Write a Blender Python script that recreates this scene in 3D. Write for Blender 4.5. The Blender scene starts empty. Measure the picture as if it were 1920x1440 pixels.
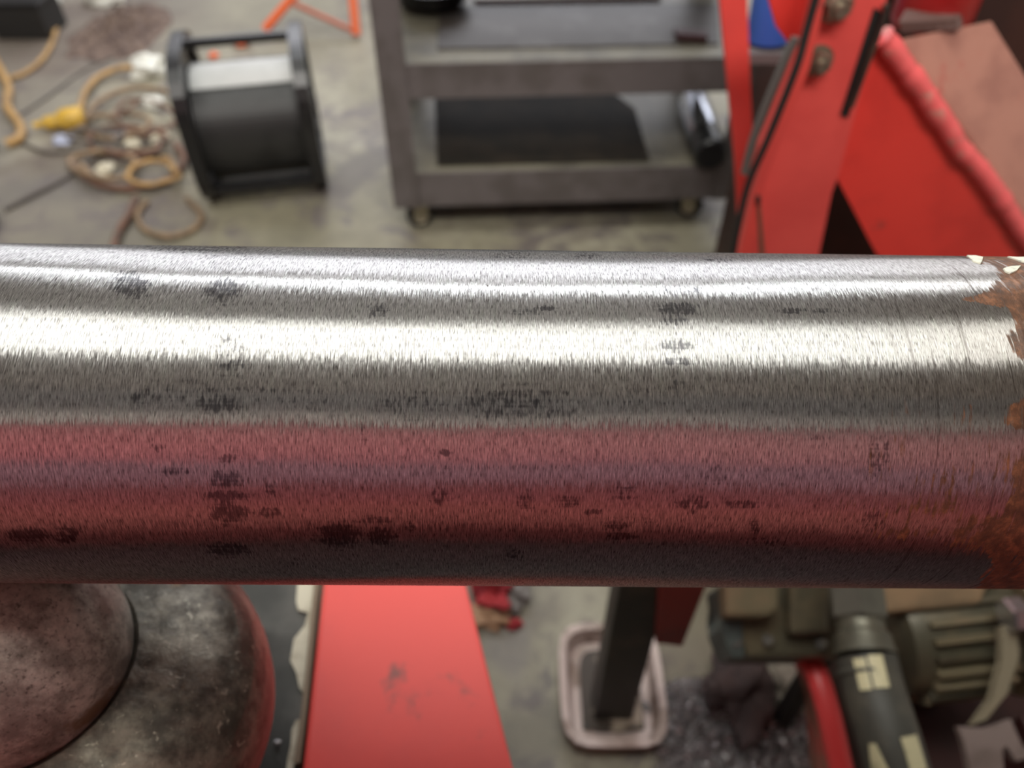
import bpy, bmesh, math, random
import numpy as np
from mathutils import Vector, Matrix, noise as mnoise
C = bpy.context.scene
COL = C.collection
R45 = math.sqrt(.5)
H = 1.15            # camera height above the floor
F = 1442.0          # focal length for a 1920 wide frame

# ------------------------------------------------------------------ camera
cam_d = bpy.data.cameras.new('camera'); cam = bpy.data.objects.new('camera', cam_d); COL.objects.link(cam)
cam.location = (0, 0, H); cam.rotation_euler = (math.radians(45), 0, 0)
cam_d.sensor_width = 36; cam_d.lens = F/1920*36; cam_d.clip_start = .01
cam_d.dof.use_dof = True; cam_d.dof.focus_distance = .238; cam_d.dof.aperture_fstop = 8.0
C.camera = cam
# ------------------------------------------------------------------ world, exposure
w = bpy.data.worlds.new('world'); C.world = w; w.use_nodes = True
w.node_tree.nodes['Background'].inputs[0].default_value = (.6, .65, .7, 1)
w.node_tree.nodes['Background'].inputs[1].default_value = .3
C.view_settings.view_transform = 'Standard'; C.view_settings.look = 'None'
C.view_settings.gamma = 1; C.view_settings.use_curve_mapping = False
C.view_settings.exposure = 0.25
# ------------------------------------------------------------------ lights (ceiling fixtures of the workshop, plus an added rear fill)
CEIL = 4.5
def area(name, loc, sx, sy, power, col, rot=(0, 0, 0)):
    l = bpy.data.lights.new(name, 'AREA'); l.shape = 'RECTANGLE'; l.size = sx; l.size_y = sy
    l.energy = power; l.color = col
    o = bpy.data.objects.new(name, l); o.location = loc; o.rotation_euler = rot; COL.objects.link(o); return o
area('ceiling_light_overhead', (-.9, .55, CEIL-.12), 3.4, 1.5, 97, (1, 1, .94))
area('ceiling_light_front', (.35, 4.25, CEIL-.12), 3.4, .34, 110, (.92, .96, 1), (0, 0, -.22))
area('added_fill_rear', (.6, -2.3, CEIL-.12), 3.0, 1.2, 260, (1, .96, .9))  # fill added behind the camera to brighten the red stand
area('window_light_front', (.3, 6.4, 3.0), 6.0, 2.7, 160, (.93, .94, 1), (math.radians(-90), 0, 0))

# ------------------------------------------------------------------ helpers
def ray(px, py): # ray through a pixel, world space, per unit depth
    u = (px-960)/F; v = -(py-720)/F
    return Vector((u, R45*(1+v), R45*(v-1)))
def Pz(px, py, z=0.0):
    r = ray(px, py); return Vector((0, 0, H)) + r*((z-H)/r.z)
def Py(px, py, y):
    r = ray(px, py); return Vector((0, 0, H)) + r*(y/r.y)
def Pd(px, py, d): return Vector((0, 0, H)) + ray(px, py)*d

def tag(o, label=None, cat=None, group=None, kind=None):
    if label: o['label'] = label
    if cat: o['category'] = cat
    if group: o['group'] = group
    if kind: o['kind'] = kind
    return o
def thing(name, label, cat, loc=(0, 0, 0), group=None):
    o = bpy.data.objects.new(name, None); o.empty_display_size = .02; COL.objects.link(o); o.location = loc
    return tag(o, label, cat, group)
def root_of(p):
    v = Vector(p.location)
    while p.parent: p = p.parent; v += Vector(p.location)
    return v
def link(name, me, m, parent=None, origin=None, smooth=False):
    o = bpy.data.objects.new(name, me); COL.objects.link(o)
    if m and not me.materials: me.materials.append(m)
    if parent is not None:
        me.transform(Matrix.Translation(-root_of(parent))); o.parent = parent
    elif origin is not None:
        me.transform(Matrix.Translation(-Vector(origin))); o.location = origin
    if smooth:
        me.polygons.foreach_set('use_smooth', [True]*len(me.polygons))
    return o
class MB:
    def __init__(s): s.b = bmesh.new()
    def box(s, c, size, axes=None, bev=0):
        r = bmesh.ops.create_cube(s.b, size=1); vs = r['verts']
        X, Y, Z = axes or (Vector((1, 0, 0)), Vector((0, 1, 0)), Vector((0, 0, 1)))
        for v in vs:
            q = v.co.copy(); v.co = Vector(c)+X*q.x*size[0]+Y*q.y*size[1]+Z*q.z*size[2]
        if bev:
            es = list({e for v in vs for e in v.link_edges})
            bmesh.ops.bevel(s.b, geom=es, offset=bev, segments=2, profile=.6, affect='EDGES')
        return s
    def prism(s, pts, ext, bev=0):
        ext = Vector(ext); a = [s.b.verts.new(p) for p in pts]; c = [s.b.verts.new(Vector(p)+ext) for p in pts]
        n = len(pts); fs = [s.b.faces.new(a), s.b.faces.new(c[::-1])]
        for i in range(n): fs.append(s.b.faces.new((a[i], c[i], c[(i+1) % n], a[(i+1) % n])))
        if bev:
            es = list({e for f in fs for e in f.edges})
            bmesh.ops.bevel(s.b, geom=es, offset=bev, segments=2, profile=.6, affect='EDGES')
        return s
    def cyl(s, p0, p1, r0, r1=None, n=24, bev=0):
        return s.lathe(p0, Vector(p1)-Vector(p0), [(0, 0), (r0, 0), (r1 if r1 is not None else r0, (Vector(p1)-Vector(p0)).length), (0, (Vector(p1)-Vector(p0)).length)], n)
    def lathe(s, o, ax, prof, n=32):
        o = Vector(o); ax = Vector(ax).normalized()
        X = ax.orthogonal().normalized(); Y = ax.cross(X); rings = []
        for r, h in prof:
            if r <= 1e-7: rings.append([s.b.verts.new(o+ax*h)]); continue
            rings.append([s.b.verts.new(o+ax*h+(X*math.cos(2*math.pi*k/n)+Y*math.sin(2*math.pi*k/n))*r) for k in range(n)])
        for A, B in zip(rings, rings[1:]):
            if len(A) == 1 and len(B) == 1: continue
            for k in range(n):
                k2 = (k+1) % n
                if len(A) == 1: s.b.faces.new((A[0], B[k2], B[k]))
                elif len(B) == 1: s.b.faces.new((A[k], A[k2], B[0]))
                else: s.b.faces.new((A[k], A[k2], B[k2], B[k]))
        return s
    def tube(s, pts, r, n=10, sub=8, closed=False):
        pts = [Vector(p) for p in pts]; path = []
        m = len(pts)
        if sub > 1 and m > 2:
            for i in range(m-1):
                p0 = pts[max(i-1, 0)]; p1 = pts[i]; p2 = pts[i+1]; p3 = pts[min(i+2, m-1)]
                for k in range(sub):
                    t = k/sub
                    path.append(.5*((2*p1)+(p2-p0)*t+(2*p0-5*p1+4*p2-p3)*t*t+(3*p1-p0-3*p2+p3)*t**3))
            path.append(pts[-1])
        else: path = pts
        prev = None; N = None
        for i, p in enumerate(path):
            T = (path[min(i+1, len(path)-1)]-path[max(i-1, 0)]).normalized()
            if N is None: N = T.orthogonal().normalized()
            N = (N-T*N.dot(T)).normalized(); B = T.cross(N)
            rr = r[i*(len(r)-1)//max(len(path)-1, 1)] if isinstance(r, (list, tuple)) else r
            ring = [s.b.verts.new(p+(N*math.cos(2*math.pi*k/n)+B*math.sin(2*math.pi*k/n))*rr) for k in range(n)]
            if prev:
                for k in range(n): s.b.faces.new((prev[k], prev[(k+1) % n], ring[(k+1) % n], ring[k]))
            else: s.b.faces.new(ring[::-1])
            prev = ring
        s.b.faces.new(prev); return s
    def lump(s, c, r, amp=.3, fr=1.5, seed=0, sub=3):
        q = bmesh.ops.create_icosphere(s.b, subdivisions=sub, radius=1)
        for v in q['verts']:
            d = v.co.normalized(); k = 1+amp*mnoise.noise(d*fr+Vector((seed*7.3, seed*3.1, 0)))*2 + amp*.5*mnoise.noise(d*fr*3+Vector((seed, 0, 5)))
            v.co = Vector((c[0]+d.x*r[0]*k, c[1]+d.y*r[1]*k, c[2]+d.z*r[2]*k))
        return s
    def build(s, name, m, parent=None, origin=None, smooth=False):
        bmesh.ops.recalc_face_normals(s.b, faces=s.b.faces)
        me = bpy.data.meshes.new(name); s.b.to_mesh(me); s.b.free()
        o = link(name, me, m, parent, origin)
        if smooth:
            ang = math.radians(40)
            me.polygons.foreach_set('use_smooth', [True]*len(me.polygons))
            try: me.set_sharp_from_angle(angle=ang)
            except Exception: pass
        return o

# ------------------------------------------------------------------ materials
class NT:
    def __init__(s, name):
        s.m = bpy.data.materials.new(name); s.m.use_nodes = True; s.t = s.m.node_tree; s.t.nodes.clear()
        s.out = s.t.nodes.new('ShaderNodeOutputMaterial')
    def n(s, typ, **kw):
        x = s.t.nodes.new(typ)
        for k, v in kw.items():
            if k.startswith('i_'): x.inputs[k[2:].replace('_', ' ')].default_value = v
            else: setattr(x, k, v)
        return x
    def l(s, a, b): s.t.links.new(a, b)
    def put(s, sock, v):
        if isinstance(v, bpy.types.NodeSocket): s.l(v, sock)
        elif v is not None: sock.default_value = v
    def math(s, op, a, b=None, c=None, clamp=False):
        x = s.n('ShaderNodeMath', operation=op, use_clamp=clamp); s.put(x.inputs[0], a); s.put(x.inputs[1], b)
        if c is not None: s.put(x.inputs[2], c)
        return x.outputs[0]
    def vmath(s, op, a, b=None, sc=None):
        x = s.n('ShaderNodeVectorMath', operation=op); s.put(x.inputs[0], a); s.put(x.inputs[1], b)
        if sc is not None: s.put(x.inputs['Scale'], sc)
        return x.outputs[0]
    def noise(s, vec, scale, detail=3, rough=.55, dist=0):
        x = s.n('ShaderNodeTexNoise'); x.inputs['Scale'].default_value = scale; x.inputs['Detail'].default_value = detail
        x.inputs['Roughness'].default_value = rough; x.inputs['Distortion'].default_value = dist
        if vec is not None: s.l(vec, x.inputs['Vector'])
        return x.outputs['Fac']
    def ramp(s, f, stops, interp='LINEAR'):
        x = s.n('ShaderNodeValToRGB'); x.color_ramp.interpolation = interp; e = x.color_ramp.elements
        while len(e) > 1: e.remove(e[-1])
        e[0].position = stops[0][0]; e[0].color = c4(stops[0][1])
        for p, c in stops[1:]: q = e.new(p); q.color = c4(c)
        s.l(f, x.inputs[0]); return x.outputs[0]
    def step(s, f, a, b):
        x = s.n('ShaderNodeMapRange', interpolation_type='SMOOTHSTEP'); s.l(f, x.inputs[0]); x.inputs[1].default_value = a; x.inputs[2].default_value = b
        return x.outputs[0]
    def mix(s, f, a, b):
        x = s.n('ShaderNodeMix', data_type='RGBA'); s.put(x.inputs[0], f)
        s.put(x.inputs[6], c4(a) if isinstance(a, tuple) else a); s.put(x.inputs[7], c4(b) if isinstance(b, tuple) else b)
        return x.outputs[2]
    def obj(s): return s.n('ShaderNodeTexCoord').outputs['Object']
def c4(c): return (c, c, c, 1) if isinstance(c, (int, float)) else (*c[:3], 1)
def pbr(name, col, rough=.5, metal=0, col2=None, sc=20, lo=.4, hi=.65, bump=0, bsc=80, col3=None, sc3=6, lo3=.55, hi3=.65, coat=0, spec=None):
    t = NT(name); v = t.obj(); c = col
    b = t.n('ShaderNodeBsdfPrincipled')
    if col2: c = t.mix(t.step(t.noise(v, sc, 6, .6), lo, hi), col, col2)
    if col3: c = t.mix(t.step(t.noise(v, sc3, 8, .65, .4), lo3, hi3), c, col3)
    t.put(b.inputs['Base Color'], c4(c) if isinstance(c, tuple) else c)
    b.inputs['Roughness'].default_value = rough; b.inputs['Metallic'].default_value = metal
    b.inputs['Coat Weight'].default_value = coat; b.inputs['Coat Roughness'].default_value = .2
    if spec is not None: b.inputs['Specular IOR Level'].default_value = spec
    if bump:
        q = t.n('ShaderNodeBump'); q.inputs['Strength'].default_value = bump; q.inputs['Distance'].default_value = .002
        t.l(t.noise(v, bsc, 6, .65), q.inputs['Height']); t.l(q.outputs[0], b.inputs['Normal'])
    t.l(b.outputs[0], t.out.inputs[0]); return t.m

RED = pbr('red_enamel', (.78, .055, .042), .38, 0, (.66, .045, .036), 9, .45, .65, .12, 60, (.30, .07, .055), 14, .66, .74, coat=.2)
REDL = pbr('red_enamel_worn', (.74, .075, .06), .5, 0, (.66, .07, .06), 8, .4, .65, .1, 70, (.20, .07, .06), 13, .60, .72)
REDW = pbr('red_weld_paint', (.80, .13, .13), .35, 0, (.55, .25, .20), 60, .55, .7, .5, 90)
REDD = pbr('dark_red_paint', (.30, .012, .012), .35, 0, (.18, .012, .01), 12, .45, .65, .1)
MAUVE = pbr('worn_primer', (.42, .20, .15), .45, 0, (.33, .15, .115), 20, .4, .7, .2, 80, (.40, .10, .08), 14, .6, .68)
CARTM = pbr('grey_cart_enamel', (.12, .105, .105), .42, 0, (.09, .078, .075), 12, .4, .6, .05)
CARTS = pbr('scuffed_cart_shelf', (.17, .155, .115), .45, 0, (.10, .09, .07), 8, .45, .65, .05, spec=.3)
OVERL = pbr('dark_overlay', (.018, .015, .011), .75, 0, (.03, .023, .016), 9, .4, .6, spec=.15)
BLK = pbr('black_plastic', (.008, .008, .009), .35, 0, (.018, .018, .018), 14, .5, .7)
BLKM = pbr('black_matte', (.015, .014, .013), .6)
RUB = pbr('black_rubber', (.012, .012, .011), .6, 0, (.03, .028, .025), 30, .5, .7)
WIRE = pbr('wound_steel_wire', (.03, .03, .03), .42, .3, (.018, .018, .018), 6, .45, .6)
ZINC = pbr('zinc_bolt', (.35, .32, .25), .35, .8, (.2, .17, .12), 60, .4, .7, .2)
STEELD = pbr('oily_steel', (.055, .05, .045), .32, .5, (.10, .085, .06), 30, .45, .65, .35, 120)
CREAM = pbr('cream_paint', (.55, .50, .38), .5, 0, (.36, .31, .22), 50, .45, .65, .1)
ORG = pbr('orange_paint', (.85, .16, .05), .4)
YEL = pbr('yellow_plastic', (.62, .38, .05), .45, 0, (.38, .25, .05), 40, .45, .7)
ORC = pbr('orange_cord', (.42, .25, .09), .55, 0, (.22, .14, .07), 30, .4, .7)
TAN = pbr('tan_cord', (.26, .175, .10), .6, 0, (.13, .09, .06), 30, .4, .7)
BRN = pbr('brown_hose', (.16, .075, .045), .6, 0, (.11, .07, .05), 20, .4, .7)
GRY = pbr('grey_cord', (.10, .085, .075), .6)
WHT = pbr('white_rag', (.78, .78, .72), .6, 0, (.6, .6, .55), 30, .45, .7, .3, 60)
BLUE = pbr('blue_plastic', (.03, .09, .36), .4)
DKB = pbr('dark_brown_machine', (.045, .013, .008), .55, 0, (.025, .008, .006), 5, .4, .6)
PINKT = pbr('dirty_white_plastic', (.62, .50, .46), .45, 0, (.30, .22, .18), 18, .48, .62)
SWARF = pbr('steel_swarf', (.62, .60, .60), .35, .8, (.30, .27, .27), 50, .4, .6)
DIRT = pbr('brown_dirt', (.17, .12, .095), .9, 0, (.09, .06, .05), 25, .4, .6, .6, 60)
RAG = pbr('dark_brown_rag', (.05, .035, .035), .8, 0, (.11, .075, .07), 12, .4, .65, .4, 60)
REDRAG = pbr('red_rag', (.35, .02, .025), .8, 0, (.15, .01, .02), 18, .4, .65, .4)
OLIVE = pbr('olive_hydraulic_paint', (.10, .09, .06), .4, .2, (.16, .13, .08), 14, .45, .65, .2, 60)
OLIVEL = pbr('khaki_casting', (.20, .165, .10), .5, .1, (.28, .20, .12), 8, .45, .65, .3, 60)
TEAL = pbr('grey_green_casting', (.13, .16, .15), .5, .1, (.07, .08, .075), 22, .45, .65, .2)
HOSE = pbr('dark_green_rubber_hose', (.055, .052, .042), .5, 0, (.08, .072, .055), 30, .45, .65, .15)
TAGM = pbr('yellowed_label', (.58, .52, .32), .5, 0, (.40, .36, .22), 60, .5, .7)
LILAC = pbr('grey_primer_plate', (.32, .26, .24), .5, .1, (.22, .18, .16), 20, .45, .65)

# ------------------------------------------------------------------ room shell
def floor_mat():
    t = NT('concrete_floor'); v = t.obj(); b = t.n('ShaderNodeBsdfPrincipled')
    a = t.noise(v, 1.3, 6, .6, .3); c = t.ramp(a, [(.3, (.13, .12, .08)), (.48, (.22, .20, .14)), (.62, (.34, .315, .235)), (.75, (.42, .39, .31))])
    c = t.mix(t.math('MULTIPLY', t.step(t.noise(v, 2.6, 8, .65, .5), .52, .66), .75), c, (.13, .105, .09))
    c = t.mix(t.math('MULTIPLY', t.step(t.noise(v, 30, 4, .6), .5, .75), .35), c, (.08, .07, .06))
    # crack / grime line
    sp = t.n('ShaderNodeSeparateXYZ'); t.l(v, sp.inputs[0])
    g = t.math('ADD', sp.outputs[0], t.math('MULTIPLY', sp.outputs[1], .0))
    left = t.step(t.math('ADD', g, t.math('MULTIPLY', t.math('SUBTRACT', a, .5), 2)), -.9, -1.5)
    c = t.mix(t.math('MULTIPLY', left, .55), c, (.17, .15, .14))
    near = t.step(sp.outputs[1], 1.2, .5)
    sp2 = t.math('MULTIPLY', near, t.step(t.noise(v, 9, 8, .7, .6), .5, .62))
    c = t.mix(t.math('MULTIPLY', sp2, .8), c, (.12, .10, .10))
    for (px, py, rx, ry, rot, k, colr) in [(668, 322, .10, .26, -.5, .75, (.10, .085, .075)), (150, 60, .5, .5, 0, .5, (.12, .085, .07)), (230, 290, .42, .22, .2, .55, (.10, .075, .055)), (60, 360, .45, .12, .4, .5, (.12, .11, .10)), (980, 1380, .13, .06, .2, .5, (.10, .09, .07)), (1300, 1240, .10, .07, 0, .45, (.16, .13, .10)), (950, 1210, .05, .08, .3, .5, (.17, .15, .15)), (600, 100, .3, .3, 0, .3, (.20, .18, .13))]:
        P = Pz(px, py, 0)
        mp = t.n('ShaderNodeMapping', vector_type='TEXTURE'); t.l(v, mp.inputs[0]); mp.inputs['Location'].default_value = (P.x, P.y-2, .05); mp.inputs['Rotation'].default_value = (0, 0, rot); mp.inputs['Scale'].default_value = (rx, ry, 1)
        ln = t.n('ShaderNodeVectorMath', operation='LENGTH'); t.l(mp.outputs[0], ln.inputs[0])
        dd = t.math('ADD', ln.outputs['Value'], t.math('MULTIPLY', t.math('SUBTRACT', t.noise(v, 7, 5, .65), .5), 1.6))
        c = t.mix(t.math('MULTIPLY', t.step(dd, 1.0, .45), k), c, colr)
    t.l(c, b.inputs['Base Color']); b.inputs['Roughness'].default_value = .55
    q = t.n('ShaderNodeBump'); q.inputs['Strength'].default_value = .3; q.inputs['Distance'].default_value = .003
    t.l(t.noise(v, 40, 8, .7), q.inputs['Height']); t.l(q.outputs[0], b.inputs['Normal'])
    t.l(b.outputs[0], t.out.inputs[0]); return t.m
def struct(name, c, size, m):
    return tag(MB().box(c, size).build(name, m, origin=c), kind='structure')
struct('floor', (0, 2, -.05), (12, 11, .1), floor_mat())
WALL = pbr('grey_workshop_wall', (.46, .45, .46), .8, 0, (.38, .37, .38), 2)
CEILM = pbr('workshop_ceiling', (.52, .46, .40), .9, 0, (.46, .40, .35), 1.5)
struct('wall_front', (0, 7.05, CEIL/2), (12, .1, CEIL), WALL)
struct('wall_back', (0, -3.45, CEIL/2), (12, .1, CEIL), pbr('brown_back_wall', (.20, .16, .13), .8))
struct('wall_left', (-5.95, 1.8, CEIL/2), (.1, 10.4, CEIL), WALL)
struct('wall_right', (5.95, 1.8, CEIL/2), (.1, 10.4, CEIL), WALL)
struct('ceiling', (0, 1.8, CEIL+.05), (12, 10.6, .1), CEILM)

# ------------------------------------------------------------------ the polished steel bar
BR = .06
A0 = Vector((-.187, .1895, H-.2035)); A1 = Vector((.187, .1913, H-.2109))
AX = (A1-A0).normalized(); AM = (A0+A1)/2
NY = Vector((0, 1, 0)); NY = (NY-AX*NY.dot(AX)).normalized(); NZ = AX.cross(NY)
def bar_pt(u, th, r=BR): return AM+AX*u+(NY*math.cos(th)+NZ*math.sin(th))*r
def bar_hit(px, py):
    o = Vector((0, 0, H)); d = ray(px, py).normalized(); w0 = o-AM
    dp = d-AX*d.dot(AX); wp = w0-AX*w0.dot(AX)
    a = dp.dot(dp); b = 2*dp.dot(wp); c = wp.dot(wp)-BR*BR; q = b*b-4*a*c
    if q < 0: return bar_hit(px, py+1)
    p = o+d*((-b-math.sqrt(q))/(2*a)); w1 = p-AM
    return w1.dot(AX), math.atan2(w1.dot(NZ), w1.dot(NY))
def bar_mesh():
    us = np.concatenate([np.linspace(-.75, -.215, 14), np.linspace(-.21, .21, 520), np.linspace(.215, .75, 14)])
    t0, t1 = math.radians(40), math.radians(220)
    th = np.concatenate([np.linspace(t0, t1, 240, endpoint=False), np.linspace(t1, t0+2*math.pi, 60)])
    nu, nt = len(us), len(th)
    U, T = np.meshgrid(us, th, indexing='ij')
    rr = BR+.00003*np.sin(U*40+T*3)
    P = np.array(AM)[None, None]+U[..., None]*np.array(AX)+rr[..., None]*(np.cos(T)[..., None]*np.array(NY)+np.sin(T)[..., None]*np.array(NZ))
    V = P.reshape(-1, 3)
    i = np.arange(nu-1)[:, None]; j = np.arange(nt-1)[None]
    a = i*nt+j
    fc = np.stack([a, a+1, a+nt+1, a+nt], -1).reshape(-1, 4)
    me = bpy.data.meshes.new('shaft'); nv = len(V); nf = len(fc)
    caps = []
    me.vertices.add(nv); me.vertices.foreach_set('co', V.ravel())
    me.loops.add(nf*4); me.loops.foreach_set('vertex_index', fc.ravel())
    me.polygons.add(nf); me.polygons.foreach_set('loop_start', np.arange(nf)*4)
    me.update(calc_edges=True)
    uv = me.uv_layers.new(name='UVMap'); UV = np.stack([U.ravel(), (T*BR).ravel()], -1)
    uv.data.foreach_set('uv', UV[fc.ravel()].ravel())
    # where the dark unpolished chatter marks and the rust are: laid on the surface, point by point
    d = V-np.array([0, 0, H]); D = R45*d[:, 1]-R45*d[:, 2]; vv = (R45*d[:, 1]+R45*d[:, 2])/D
    PX = 960+F*d[:, 0]/D; PYY = 720-F*vv
    st = np.zeros(nv)
    marks = [(245,535,38,26,.8),(418,545,34,24,.8),(425,485,55,30,.35),(430,650,34,18,.45),(432,685,30,10,.7),(432,705,26,10,.5),(428,860,20,8,.8),(425,900,32,16,.85),(425,930,45,10,1),(428,962,36,20,1),
        (55,1003,42,15,.95),(126,1003,24,17,.9),(430,1030,42,13,.9),(635,1003,38,24,1),(716,1006,28,17,.9),(702,978,40,9,.6),(325,884,32,9,.7),(292,838,18,9,.6),
        (508,918,14,14,.6),(505,960,26,10,.7),(505,935,10,26,.4),(1272,580,40,12,.9),(1265,600,30,9,.7),(1268,648,36,12,.8),(1270,678,32,8,.9),(1280,545,45,10,.5),(1280,525,40,14,.25),(1485,583,26,6,.8),(1545,583,30,5,.7),
        (1022,578,20,5,.9),(985,585,35,10,.5),(708,582,22,16,.6),(410,758,48,20,.8),(268,745,28,16,.6),(380,735,160,30,.35),(560,745,110,32,.3),(770,760,70,28,.5),(960,755,110,34,.6),(1010,775,70,12,.6),(1200,750,60,26,.35),
        (834,848,12,7,.9),(815,848,14,7,.5),(838,875,14,7,.6),(825,930,18,20,.6),(1066,940,22,14,.7),(986,940,20,16,.65),(1170,925,24,16,.6),(1300,945,32,17,.7),(1345,890,34,22,.4),(1395,945,40,9,.7),
        (1155,985,26,10,.8),(1162,1005,30,8,.8),(1112,960,18,6,.9),(1210,975,20,10,.4),(1170,975,30,14,.4),(680,800,5,10,.9),(683,822,6,12,.5),(770,988,8,12,.8),(545,1055,30,9,.4),(965,1040,20,10,.7),(1415,988,9,16,.8),(1640,860,12,34,.7),(1662,850,8,34,.6),
        (1640,975,24,20,.6),(500,890,6,20,.4),(960,478,45,7,.5),(1100,480,30,6,.6),(1350,488,35,5,.5),(380,465,110,9,.6),(720,480,160,6,.2),(1270,735,30,30,.3),(1380,820,8,30,.3),(1265,720,8,34,.5),(1500,820,60,10,.35),(1240,1020,70,8,.4),(1440,1015,50,10,.5)]
    for x, y, rx, ry, s in marks:
        q = ((PX-x)/rx)**2+((PYY-y)/ry)**2
        st = np.maximum(st, s*np.clip(1.6*np.exp(-q*.9)-.1, 0, 1))
    vis = (np.abs(U.ravel()) < .3)
    ys = [440, 478, 500, 520, 545, 562, 578, 605, 630, 660, 700, 740, 765, 795, 815, 850, 880, 920, 960, 985, 1010, 1030, 1060, 1110]
    xs = [1780, 1800, 1862, 1872, 1850, 1800, 1885, 1905, 1885, 1898, 1960, 1930, 1885, 1880, 1935, 1915, 1895, 1900, 1880, 1850, 1815, 1840, 1860, 1820]
    rb = np.interp(PYY, ys, xs)
    ru = np.clip((PX-rb)/26+.5, 0, 1)
    for x, y, rx, ry, s in [(1735,955,80,24,.75),(1700,1000,50,12,.7),(1850,980,60,20,.8),(1660,1000,40,12,.5),(1780,1000,60,14,.5),(1640,940,14,40,.4),(1640,860,14,40,.5),(1720,910,14,30,.6),(1900,880,40,40,.7),(1870,1020,90,25,.8),(1700,870,90,60,.36),(1800,900,120,90,.42),(1780,780,120,40,.3),(1620,960,60,50,.35)]:
        q = ((PX-x)/rx)**2+((PYY-y)/ry)**2; ru = np.maximum(ru, s*np.exp(-q*.8))
    ru = np.where(vis | (U.ravel() > .2), ru, 0); ru = np.where(U.ravel() > .215, 1, ru)
    tt = np.degrees(T.ravel()) % 360; ru = np.maximum(ru, np.clip((tt-212)/8, 0, 1)*np.clip((345-tt)/8, 0, 1))   # rust added on the unseen underside to darken its reflection in the cup
    for nm, arr in (('stain', st*vis), ('rust', ru)):
        a_ = me.attributes.new(nm, 'FLOAT', 'POINT'); a_.data.foreach_set('value', arr.astype(np.float32))
    me.polygons.foreach_set('use_smooth', np.ones(nf, bool)); me.update(); return me
def bar_mat():
    t = NT('brushed_steel'); uv = t.n('ShaderNodeUVMap', uv_map='UVMap').outputs[0]
    def st(su, sv, det=2, rough=.5, off=0):
        return t.noise(t.vmath('ADD', t.vmath('MULTIPLY', uv, (su, sv, 1)), (off, off, off)), 1, det, rough)
    A = st(2300, 210, 2); B = st(5200, 700, 1, off=7); L = st(14, 70, 2, off=3); G = st(900, 22, 2, .6, off=11)
    S = t.n('ShaderNodeAttribute', attribute_name='stain').outputs['Fac']
    Ru = t.n('ShaderNodeAttribute', attribute_name='rust').outputs['Fac']
    tan = t.n('ShaderNodeTangent', direction_type='UV_MAP', uv_map='UVMap').outputs[0]
    N = t.n('ShaderNodeNewGeometry').outputs['Normal']
    Tv = t.vmath('CROSS_PRODUCT', N, tan)
    k = t.math('ADD', t.math('MULTIPLY', t.math('SUBTRACT', A, .5), .12), t.math('MULTIPLY', t.math('SUBTRACT', B, .5), .08))
    k = t.math('ADD', k, t.math('MULTIPLY', t.math('SUBTRACT', L, .5), .07))
    ku = t.math('MULTIPLY', t.math('SUBTRACT', st(2600, 260, 1, off=19), .5), .5)
    n2 = t.vmath('NORMALIZE', t.vmath('ADD', N, t.vmath('ADD', t.vmath('SCALE', Tv, sc=k), t.vmath('SCALE', tan, sc=ku))))
    # stain mask broken up by the grinding strokes and by crosswise chatter lines
    ch = st(60, 800, 1, off=5); sk = st(1300, 330, 2, off=23)
    sm = t.math('ADD', t.math('MULTIPLY', S, 1.05), t.math('ADD', t.math('MULTIPLY', t.math('SUBTRACT', ch, .5), .8), t.math('MULTIPLY', t.math('SUBTRACT', sk, .5), 2.4)))
    sm = t.math('MULTIPLY', t.step(sm, .35, 1.0), t.step(S, .05, .3))
    # sparse dark scratches
    scr = t.math('MULTIPLY', t.step(G, .70, .78), .5)
    scr = t.math('MAXIMUM', scr, t.math('MULTIPLY', t.step(st(500, 300, 1, off=31), .80, .85), .7))
    # reddish rust mask
    rn = t.noise(t.vmath('MULTIPLY', uv, (260, 110, 1)), 1, 6, .65, .6); rn2 = st(700, 60, 3, .6, 41)
    rm = t.math('ADD', Ru, t.math('ADD', t.math('MULTIPLY', t.math('SUBTRACT', rn, .5), 1.5), t.math('MULTIPLY', t.math('SUBTRACT', rn2, .5), 2.2)))
    rm = t.math('MULTIPLY', t.step(rm, .42, .82), t.step(Ru, .06, .25))
    base = t.mix(t.step(A, .3, .7), (.37, .36, .355), (.62, .61, .60))
    base = t.mix(t.math('MULTIPLY', t.step(st(700, 90, 1, off=51), .45, .8), .25), base, (.62, .68, .60))
    spk = st(4200, 420, 1, off=61)
    base = t.mix(t.math('MULTIPLY', t.step(spk, .56, .72), .55), base, (.92, .92, .88))
    base = t.mix(t.math('MULTIPLY', t.step(spk, .46, .30), .75), base, (.12, .115, .11))
    wear = t.step(t.n('ShaderNodeSeparateXYZ').outputs[0], .08, .17)
    sx = [n for n in t.t.nodes if n.type == 'SEPXYZ'][-1]; t.l(uv, sx.inputs[0])
    lsc = t.math('MULTIPLY', t.step(st(420, 13, 2, .6, off=71), .60, .66), t.math('ADD', .12, t.math('MULTIPLY', wear, .88)))
    scr = t.math('MAXIMUM', scr, t.math('MULTIPLY', lsc, .75))
    base = t.mix(t.math('MULTIPLY', wear, .35), base, (.36, .30, .24))
    base = t.mix(scr, base, (.12, .10, .09))
    base = t.mix(t.math('MULTIPLY', sm, .72), base, (.06, .058, .07))
    g1 = t.n('ShaderNodeBsdfAnisotropic', distribution='GGX'); t.l(base, g1.inputs['Color'])
    g1.inputs['Roughness'].default_value = .38; g1.inputs['Anisotropy'].default_value = .78
    g1.inputs['Rotation'].default_value = .25
    t.l(n2, g1.inputs['Normal']); t.l(tan, g1.inputs['Tangent'])
    g2 = t.n('ShaderNodeBsdfAnisotropic', distribution='GGX'); t.l(base, g2.inputs['Color']); g2.inputs['Roughness'].default_value = .55
    t.l(n2, g2.inputs['Normal']); t.l(tan, g2.inputs['Tangent'])
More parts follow.
